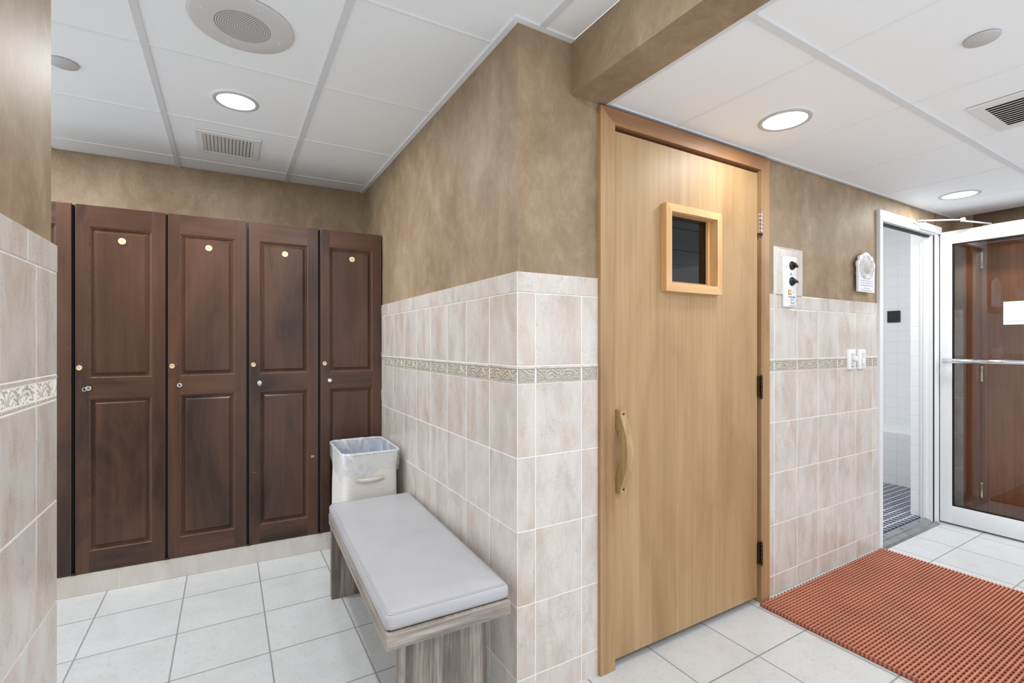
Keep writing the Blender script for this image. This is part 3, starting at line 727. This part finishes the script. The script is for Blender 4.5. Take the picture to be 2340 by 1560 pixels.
# ---------------------------------------------------------------- sauna control, plaque, dimmers
T = thing('sauna_control', 'white sauna control panel with two black knobs above the tiles', 'control panel', (2.478, YB + th - e1 + .0015, 1.576))
fp = MB(); fp.box((-0.053, -0.016, -0.129), (0.053, 0.0, 0.129), M['plastic'], 0.004, 2)
for dz, a in ((0.083, 0.5), (0.002, 0.25)):
    b = MB(); b.lathe([(0.0225, -0.016), (0.0225, -0.020), (0.0185, -0.026), (0.0150, -0.029)], M['black'], (0.006, 0, dz), 'y', 32)
    R = Matrix.Translation((0.006, 0, dz)) @ Matrix.Rotation(a, 4, 'Y')
    b.box((-0.0170, -0.043, -0.0060), (0.0170, -0.027, 0.0060), M['black'], 0.003, 2, xf=R)
    tag(b.build('knob', T), 'black rotary knob')
MB().box((-0.024, -0.0185, -0.064), (0.000, -0.015, -0.044), M['amber'], 0.001, 1).build('indicator_lamp', T)
b = MB(); b.box((-0.026, -0.0170, -0.066), (0.002, -0.0155, -0.042), M['bronze']); b.build('lamp_bezel', T)
MB().box((-0.004, -0.0175, 0.036), (0.001, -0.015, 0.046), M['black']).build('toggle', T)
tx = font('lettering', 'WARNING', 0.0135, M['ink'], (0.008, -0.0163, -0.078), (PI / 2, 0, 0), T)
b = fp
for z, x0, x1 in ((-0.088, -0.006, 0.030), (-0.094, -0.006, 0.018), (-0.104, -0.008, 0.012), (-0.104, 0.015, 0.032), (-0.111, -0.004, 0.030), (-0.122, -0.012, 0.010), (-0.122, 0.016, 0.036), (0.118, 0.006, 0.034), (0.040, 0.014, 0.036), (0.032, -0.012, 0.024), (-0.054, 0.008, 0.030)):
    x = x0
    while x < x1: b.box((x, -0.0164, z - .0012), (min(x + .0045, x1), -0.0158, z + .0012), M['ink2'] if z > -.07 else M['ink']); x += 0.006
fp.build('faceplate', T)
for x, z in ((-0.044, 0.075), (-0.040, -0.095), (0.046, -0.095)): MB().lathe([(0.0026, -0.0155), (0.0026, -0.017), (0.001, -0.0168)], M['ink'], (x, 0, z), 'y', 10).build('screw', T)

T = thing('wall_plaque', 'white frosted plaque with scalloped crest and printed lines beside the shower door', 'plaque', (3.256, YB + th, 1.565)); T.scale = (0.94, 1, 0.94)
pts = [(-0.102, 0.0), (0.104, 0.0), (0.104, 0.155)]
def arcp(cx, cz, r, a0, a1, n=8): return [(cx + r * math.cos(math.radians(a0 + (a1 - a0) * i / n)), cz + r * math.sin(math.radians(a0 + (a1 - a0) * i / n))) for i in range(n + 1)]
right = arcp(0.088, 0.172, 0.024, -45, 80) + arcp(0.066, 0.207, 0.022, -20, 85) + arcp(0.0, 0.170, 0.080, 48, 90)
left = [(-x, z) for x, z in right[::-1]]
pts = [(-0.102, 0.0), (0.102, 0.0)] + right + left[1:]
pb = MB(); pb.prism([(x, -0.030, z) for x, z in pts], (0, 0.012, 0), M['plaque'])
for x in (-.06, .06): MB().lathe([(0.008, -.019), (0.008, 0.0)], M['plastic2'], (x, 0, 0.12), 'y', 12).build('standoff', T)
b = MB()
for rx, rz, r in ((0.062, 0.072, 0.0035), (0.048, 0.058, 0.0025)):
    b.tube([(rx * math.cos(a), -0.030, 0.158 + rz * math.sin(a)) for a in [2 * PI * i / 36 for i in range(37)]], r, M['relief'], 6, up=(0, 1, 0))
for k in range(-3, 4):
    x = k * 0.011; h = 0.046 * math.sqrt(max(0, 1 - (x / 0.046) ** 2))
    b.tube([(x, -0.030, 0.158 - h), (x, -0.030, 0.158 + h)], 0.0030, M['relief'], 6)
for sx in (-1, 1):
    b.tube([(sx * (0.066 + .02 * math.sin(PI * i / 8)), -0.030, 0.11 + 0.09 * i / 8) for i in range(9)], 0.004, M['relief'], 6)
    for k in range(4): b.tube([(sx * (0.02 + .014 * k), -0.030, 0.084 + .004 * k * k * .4), (sx * (0.03 + .014 * k), -0.030, 0.092 + .004 * k * k * .4)], 0.0035, M['relief'], 6)
b.build('crest', T)
b = pb; rnd = random.Random(3)
for z, x0, x1 in ((0.070, -0.080, 0.084), (0.056, -0.070, 0.082), (0.041, -0.078, 0.084), (0.023, -0.034, 0.040), (0.010, -0.074, 0.080)):
    x = x0
    while x < x1 - .004:
        w_ = rnd.choice((.004, .005, .006)); b.box((x, -0.0304, z - .0028), (min(x + w_, x1), -0.0298, z + .0028), M['ink2']); x += w_ + rnd.choice((.0016, .0016, .0016, .005))
pb.build('board', T)

T = thing('dimmer_switch', 'white dimmer plate with a round slider cap, on the border tiles', 'dimmer', (3.116, YB, 1.170))
b = MB(); b.box((-0.041, -0.012, -0.058), (0.041, 0.006, 0.058), M['plastic'], 0.003, 2); b.build('plate', T)
ib = MB().box((-0.017, -0.0150, -0.034), (0.020, -0.011, 0.036), M['plastic2'], 0.001, 1)
MB().lathe([(0.015, -.015), (0.016, -.022), (0.0135, -.032), (0.011, -.033)], M['plastic'], (0.010, 0, 0.004), 'y', 24).build('knob', T)
b = ib
for dx, dz in ((-.008, .028), (.004, .030), (.012, .028), (-.004, .020), (-.006, -.020), (-.003, -.026)): b.box((dx, -.0154, dz - .001), (dx + .003, -.0148, dz + .001), M['ink'])
b.box((-.010, -.0154, -.043), (.012, -.0118, -.040), M['ink']); b.build('insert', T)
T = thing('wall_switch', 'white switch plate with a small flat slider, right of the dimmer', 'switch', (3.236, YB, 1.169))
b = MB(); b.box((-0.040, -0.012, -0.058), (0.040, 0.006, 0.058), M['plastic'], 0.003, 2); b.build('plate', T)
MB().box((-0.014, -0.0140, -0.046), (0.018, -0.011, 0.040), M['plastic2'], 0.001, 1).build('insert', T)
MB().box((-0.010, -0.022, -0.028), (0.015, -0.013, 0.002), M['plastic'], 0.002, 1).build('slider', T)
MB().lathe([(0.003, -.0125), (0.002, -.013)], M['ink2'], (0.002, 0, 0.049), 'y', 10).build('screw', T)

# ---------------------------------------------------------------- shower doorway and glass door
b = MB(); fw = M['frame']
b.box((3.450, 1.402, 0.0), (3.488, 1.478, 2.020), fw, 0.002, 1)
b.box((3.450, 1.402, 2.020), (4.318, 1.478, 2.086), fw, 0.002, 1)
b.box((4.252, 1.404, 0.0), (4.3335, 1.478, 2.020), fw, 0.002, 1)
b.box((4.236, 1.410, 0.02), (4.2475, 1.478, 2.020), fw, 0.001, 1)
b.box((4.2475, 1.4035, 0.02), (4.2525, 1.4215, 2.018), M['gasket'])  # black strip imitating the dark hinge gap beside the open door
b.box((3.488, 1.428, 2.008), (4.236, 1.450, 2.020), M['gasket'])
b.box((4.226, 1.440, 0.04), (4.238, 1.456, 2.018), fw)
struct('trim_16', b, 'white metal frame of the shower doorway')
b = MB()
b.prism([(3.484, 1.380, 0.0), (3.484, 1.392, 0.012), (3.484, 1.418, 0.022), (3.484, 1.424, 0.030), (3.484, 1.470, 0.030), (3.484, 1.470, 0.0)], (0.80, 0, 0), M['alu'])
b.box((3.484, 1.470, 0.0), (4.284, 1.480, 0.024), M['gasket'])
for x in (3.60, 3.86, 4.12): b.lathe([(0.006, 0.029), (0.0055, 0.0312), (0.003, 0.0308)], M['gasket'], (x, 1.446, 0), 'z', 12)
struct('trim_17', b, 'worn metal threshold of the shower doorway')

GX = 4.336
DT = thing('door_2', 'white framed glass door standing open, with a chrome push bar', None, (0, 0, 0)); DT['kind'] = 'structure'
gy0, gy1 = 0.560, 1.398; gx0, gx1 = GX, GX + 0.042
b = MB()
b.box((gx0, 1.335, 0.012), (gx1, gy1 + .004, 2.044), fw, 0.003, 2)
b.box((gx0, gy0, 0.012), (gx1, gy0 + .072, 2.044), fw, 0.003, 2)
b.box((gx0, gy0 + .07, 1.954), (gx1, 1.337, 2.044), fw, 0.003, 2)
b.box((gx0, gy0 + .07, 0.012), (gx1, 1.337, 0.134), fw, 0.003, 2)
FR = b.build('door_frame', DT)
b = MB()
for lo, hi in (((0.632, 1.949), (1.335, 1.955)), ((0.632, 0.133), (1.335, 0.138)), ((1.331, 0.133), (1.3355, 1.955))):
    b.box((gx0 + .004, lo[0], lo[1]), (gx0 + .03, hi[0], hi[1]), M['gasket'])
b.build('gasket', DT)
MB().box((gx0 + 0.018, 0.628, 0.132), (gx0 + 0.024, 1.338, 1.956), M['glass']).build('pane', DT)
b = MB(); bx = GX - 0.045
b.tube([(bx, 1.372, 1.142), (bx, 1.2, 1.142), (bx, 0.575, 1.142)], 0.0155, M['chrome'], 20)
B_ = tag(b.build('push_bar', DT), 'horizontal chrome push bar')
for y in (1.368, 0.590):
    MB().tube([(bx + .008, y, 1.142), (GX + .001, y, 1.142)], 0.009, M['chrome'], 14).build('bar_mount', B_)
b = MB(); sx = gx0 + 0.0165
b.box((sx, 0.775, 1.384), (sx + .0012, 1.081, 1.533), M['sign'])
b.box((sx - .0004, 0.79, 1.494), (sx + .0002, 1.062, 1.510), M['sign2']); b.box((sx - .0004, 0.79, 1.398), (sx + .0002, 1.066, 1.414), M['sign2'])
tag(b.build('notice', DT), 'white rectangular notice on the glass')

T = thing('door_closer', 'white jointed closer arm above the open glass door', 'door closer', (3.93, 1.40, 2.065))
def L_(p): return (p[0] - 3.93, p[1] - 1.40, p[2] - 2.065)
MB().tube([L_((3.905, 1.384, 2.068)), L_((3.985, 1.380, 2.068))], 0.010, M['chrome'], 12, 0.7).build('bracket', T)
E1, E2, E3 = (3.93, 1.378, 2.071), (4.205, 1.238, 2.084), (4.385, 1.150, 2.062)
MB().tube([L_(E1), L_(E2)], 0.0075, M['frame'], 10, 0.7).build('arm', T)
MB().lathe([(0.012, -.012), (0.014, -.008), (0.014, .008), (0.011, .012)], M['frame'], L_(E2), 'z', 18).build('elbow', T)
MB().tube([L_((E2[0], E2[1], E2[2] - .008)), L_(E3)], 0.0085, M['frame'], 10, 0.6).build('forearm', T)
MB().box(L_((4.381, 0.90, 2.005)), L_((4.43, 1.19, 2.057)), M['frame'], 0.004, 2).build('body', T)
MB().box(L_((4.00, 1.388, 2.030)), L_((4.335, 1.402, 2.080)), M['frame'], 0.003, 1).build('mounting_plate', T)

# brown door in the right wall, seen through the glass
b = MB(); rw = M['redwood']
b.box((XR - 0.010, D3[1], 0), (XR + 0.02, D3[1] + 0.048, 1.985), rw, 0.002, 1); b.box((XR - 0.010, D3[0] - .048, 0), (XR + 0.02, D3[0], 1.985), rw, 0.002, 1)
b.box((XR - 0.010, D3[0] - .048, 1.985), (XR + 0.02, D3[1] + .048, 2.05), rw, 0.002, 1)
b.box((XR + .006, D3[1] - .016, 0), (XR + 0.15, D3[1], 2.03), rw); b.box((XR + .006, D3[0], 0), (XR + 0.15, D3[0] + .016, 2.03), rw); b.box((XR + .006, D3[0] + .016, 1.985), (XR + 0.15, D3[1] - .016, 2.03), rw)
struct('trim_18', b, 'reddish wood casing behind the glass door')
DT = thing('door_3', 'reddish brown wooden door seen through the glass door', None); DT['kind'] = 'structure'
MB().box((XR + .095, D3[0] + .018, 0.012), (XR + .135, D3[1] - .018, 1.982), rw, 0.002, 1).build('leaf', DT)
for z0, z1 in ((1.80, 1.92), (0.985, 1.10), (0.145, 0.265)):
    b = MB(); b.lathe([(0.008, z0), (0.010, z0 + .004), (0.010, z0 + .02), (0.0085, z0 + .022), (0.0085, z1 - .022), (0.010, z1 - .02), (0.010, z1 - .004), (0.008, z1)], M['brass'], (XR + .075, D3[1] - .026, 0), 'z', 16)
    b.lathe([(0.003, z0 - .012), (0.005, z0 - .006), (0.005, z0)], M['bronze'], (XR + .075, D3[1] - .026, 0), 'z', 12)
    tag(b.build('hinge', DT), 'brass barrel hinge')

# shower room
b = MB()
b.box((4.252, YB + .062, 0), (5.70, 1.540, 2.55), M['white_x'])
b.box((5.60, 1.54, 0), (5.72, 3.4, 2.55), M['white_x'])
b.box((3.40, 3.30, 0), (5.72, 3.42, 2.55), M['white_y'])
b.box((3.392, YB + .112, 0), (3.47, 3.4, 2.55), M['white_x'])
b.box((3.40, YB + .062, 2.55), (5.72, 3.42, 2.68), M['vent'])
struct('wall_shower', b, 'white tiled shower room walls')
struct('trim_19', MB().box((5.02, 1.54, 0), (5.60, 3.3, 0.482), M['white_x']), 'white tiled seat inside the shower room')
o = struct('floor', MB().box((3.40, 1.480, -0.02), (5.72, 3.42, 0.030), M['mosaic']), 'navy mosaic shower floor with white grout')
b = MB().box((5.585, 2.108, 1.468), (5.600, 2.212, 1.580), M['black'], 0.002, 1)
tag(b.build('shower_niche_panel'), 'small black square panel on the white shower wall', 'panel')

# ---------------------------------------------------------------- mat
b = MB(); mx0, mx1, my0, my1 = 2.200, 3.432, 0.38, 1.384
y = my0
while y < my1 - .004:
    b.box((mx0, y, 0.004), (mx1, y + 0.0070, 0.0195), M['mat']); y += 0.0155
x = mx0 + .004
while x < mx1:
    b.box((x, my0, 0.0005), (x + 0.0105, my1 + .006, 0.0168), M['mat2']); x += 0.0282
b.box((mx0 + .004, my0, 0.002), (mx1 - .004, my1, 0.0035), M['mat3'])
tag(b.build('floor_mat'), 'terracotta open-grid drainage mat on the pale floor', 'mat')

# ---------------------------------------------------------------- ceiling fittings
def downlight(label, x, y, z, power, r=0.100):
    T = thing('downlight', label, 'light', (x, y, z), 0, 'round recessed downlights')
    MB().lathe([(r * .80, -.001), (r * .84, -.0055), (r * .97, -.0055), (r, -.002), (r, .0)], M['ring'], seg=56, cap=False).build('trim_ring', T)
    MB().lathe([(0.001, -.0035), (r * .82, -.003)], M['lens'], seg=48, cap=False).build('lens', T)
    ld = bpy.data.lights.new('lamp', 'AREA'); ld.shape = 'DISK'; ld.size = r * 1.6; ld.energy = power; ld.color = (0.965, 0.985, 1.0); ld.spread = PI
    lo = bpy.data.objects.new('lamp', ld); C.objects.link(lo); lo.parent = T; lo.location = (0, 0, -0.008)
    return T
PW = 6.5
downlight('round lit downlight in the alcove ceiling before the louvered vent', 0.034, 2.545, H1, PW * 2.6, 0.094)
downlight('round lit downlight in the ceiling before the sauna door', 1.979, 1.142, H2, PW * .9, 0.100)
downlight('round lit downlight above the open glass door, farthest right', 3.90, 1.165, H2, PW * 1.15, 0.100)
for x, y, z, k in ((0.45, 0.70, H1, 1.8), (-0.05, -0.6, H1, 1.3), (2.0, -0.3, H2, 2.4), (4.05, 0.50, H2, 2.2), (-0.98, 2.95, H1, 3.0)):  # unseen lamps: first and last follow visible glows, the others are added fill
    downlight('unseen round fill downlight outside the view', x, y, z, PW * k)
# unseen lamp added to light the inside of the shower room
T = thing('unseen_shower_lamp', 'unseen square lamp added in the shower room ceiling', 'light', (3.95, 2.3, 2.549))
MB().box((-0.15, -0.15, -.012), (0.15, 0.15, 0), M['lens'], 0.003, 1).build('lens', T)
ld = bpy.data.lights.new('lamp', 'AREA'); ld.size = 0.3; ld.energy = 18; ld.color = (0.97, 0.99, 1.0)
lo = bpy.data.objects.new('lamp', ld); C.objects.link(lo); lo.parent = T; lo.location = (0, 0, -0.02)

T = thing('ceiling_speaker', 'large round ceiling speaker with perforated centre', 'speaker', (0.046, 1.925, H1))
MB().lathe([(0.163, 0.0), (0.162, -.004), (0.158, -.006), (0.095, -.007), (0.001, -.0072)], M['spkr'], seg=72, cap=False).build('baffle', T)
b = MB()
for k in range(0, 13):
    cnt = max(1, 6 * k)
    for i in range(cnt):
        a = 2 * PI * i / cnt; cx, cy = .0071 * k * math.cos(a), .0071 * k * math.sin(a)
        f = b.bm.faces.new([b.bm.verts.new((cx + .0021 * math.cos(PI / 3 * j), cy + .0021 * math.sin(PI / 3 * j), -.00745)) for j in range(6)]); b.faces([f], M['hole'])
tag(b.build('perforations', T), 'ring pattern of small holes')
for a in (0.35, 0.35 + PI / 2, 0.35 + PI, 0.35 + 1.5 * PI):
    MB().lathe([(0.004, -.006), (0.0035, -.0085), (0.001, -.009)], M['vent'], (0.128 * math.cos(a), 0.128 * math.sin(a), 0), seg=12).build('screw', T)

def vent(label, x0, x1, y0, y1, z, bw, n, flip=1, cov=.40):
    cx, cy = (x0 + x1) / 2, (y0 + y1) / 2; hx, hy = (x1 - x0) / 2, (y1 - y0) / 2
    T = thing('air_vent', label, 'vent', (cx, cy, z), 0, 'louvered ceiling vents')
    b = MB(); o = [(-hx, -hy), (hx, -hy), (hx, hy), (-hx, hy)]; i_ = [(-hx + bw, -hy + bw), (hx - bw, -hy + bw), (hx - bw, hy - bw), (-hx + bw, hy - bw)]
    b.loft([[(*p, 0.0) for p in o], [(p[0] * .985, p[1] * .985, -.006) for p in o], [(*p, -.008) for p in i_], [(*p, .0) for p in i_]], M['vent'], False)
    b.build('frame', T)
    MB().box((-hx + bw, -hy + bw, -.0008), (hx - bw, hy - bw, 0.0015), M['hole']).build('backing', T)
    for k in range(n):
        x = -hx + bw + (k + .5) * (2 * (hx - bw) / n); w_ = (2 * (hx - bw) / n)
        MB().prism([(x - flip * w_ * cov, -hy + bw, -.0015), (x - flip * w_ * (cov - .08), -hy + bw, -.0015), (x + flip * w_ * cov, -hy + bw, -.0065), (x + flip * w_ * (cov - .08), -hy + bw, -.0065)], (0, 2 * (hy - bw), 0), M['vent']).build('louver', T)
    return T
vent('square louvered vent in the alcove ceiling beside the lockers', -0.147, 0.160, 2.968, 3.305, H1, 0.032, 14, -1, .42)
vent('louvered vent at the right edge of the corridor ceiling', 2.500, 2.880, 0.30, 0.728, H2, 0.040, 12, -1, .47)
def cover(label, x, y, z, r):
    b = MB().lathe([(r, 0.0), (r, -.004), (r * .96, -.006), (0.001, -.0063)], M['cover'], seg=40, cap=False)
    o = b.build('sprinkler_cover', None, (x, y, z)); tag(o, label, 'sprinkler cover', 'flat round sprinkler covers')
cover('flat grey round cover in the ceiling at the left edge', -0.560, 2.545, H1, 0.048)
cover('flat grey round cover in the corridor ceiling beside the vent', 1.961, 0.534, H2, 0.042)

# ---------------------------------------------------------------- world, camera, view
w = bpy.data.worlds.new('World'); sc.world = w; w.use_nodes = True
w.node_tree.nodes['Background'].inputs[0].default_value = (0.945, 0.985, 1.035, 1); w.node_tree.nodes['Background'].inputs[1].default_value = 1.6
cam = bpy.data.cameras.new('Camera'); co = bpy.data.objects.new('Camera', cam); C.objects.link(co)
cam.sensor_width = 36.0; cam.lens = 1102.39 / 2340 * 36; cam.shift_y = 5.08 / 2340; cam.clip_start = 0.02
co.location = (0, 0, 1.2603); co.rotation_euler = (PI / 2, 0, -0.5328)
sc.camera = co
sc.view_settings.view_transform = 'Standard'; sc.view_settings.look = 'None'; sc.view_settings.gamma = 1.0; sc.view_settings.use_curve_mapping = False
sc.view_settings.exposure = -0.29
sc.cycles.max_bounces = 12; sc.cycles.diffuse_bounces = 6; sc.cycles.transparent_max_bounces = 12; sc.cycles.sample_clamp_indirect = 6.0
sc.cycles.use_denoising = True
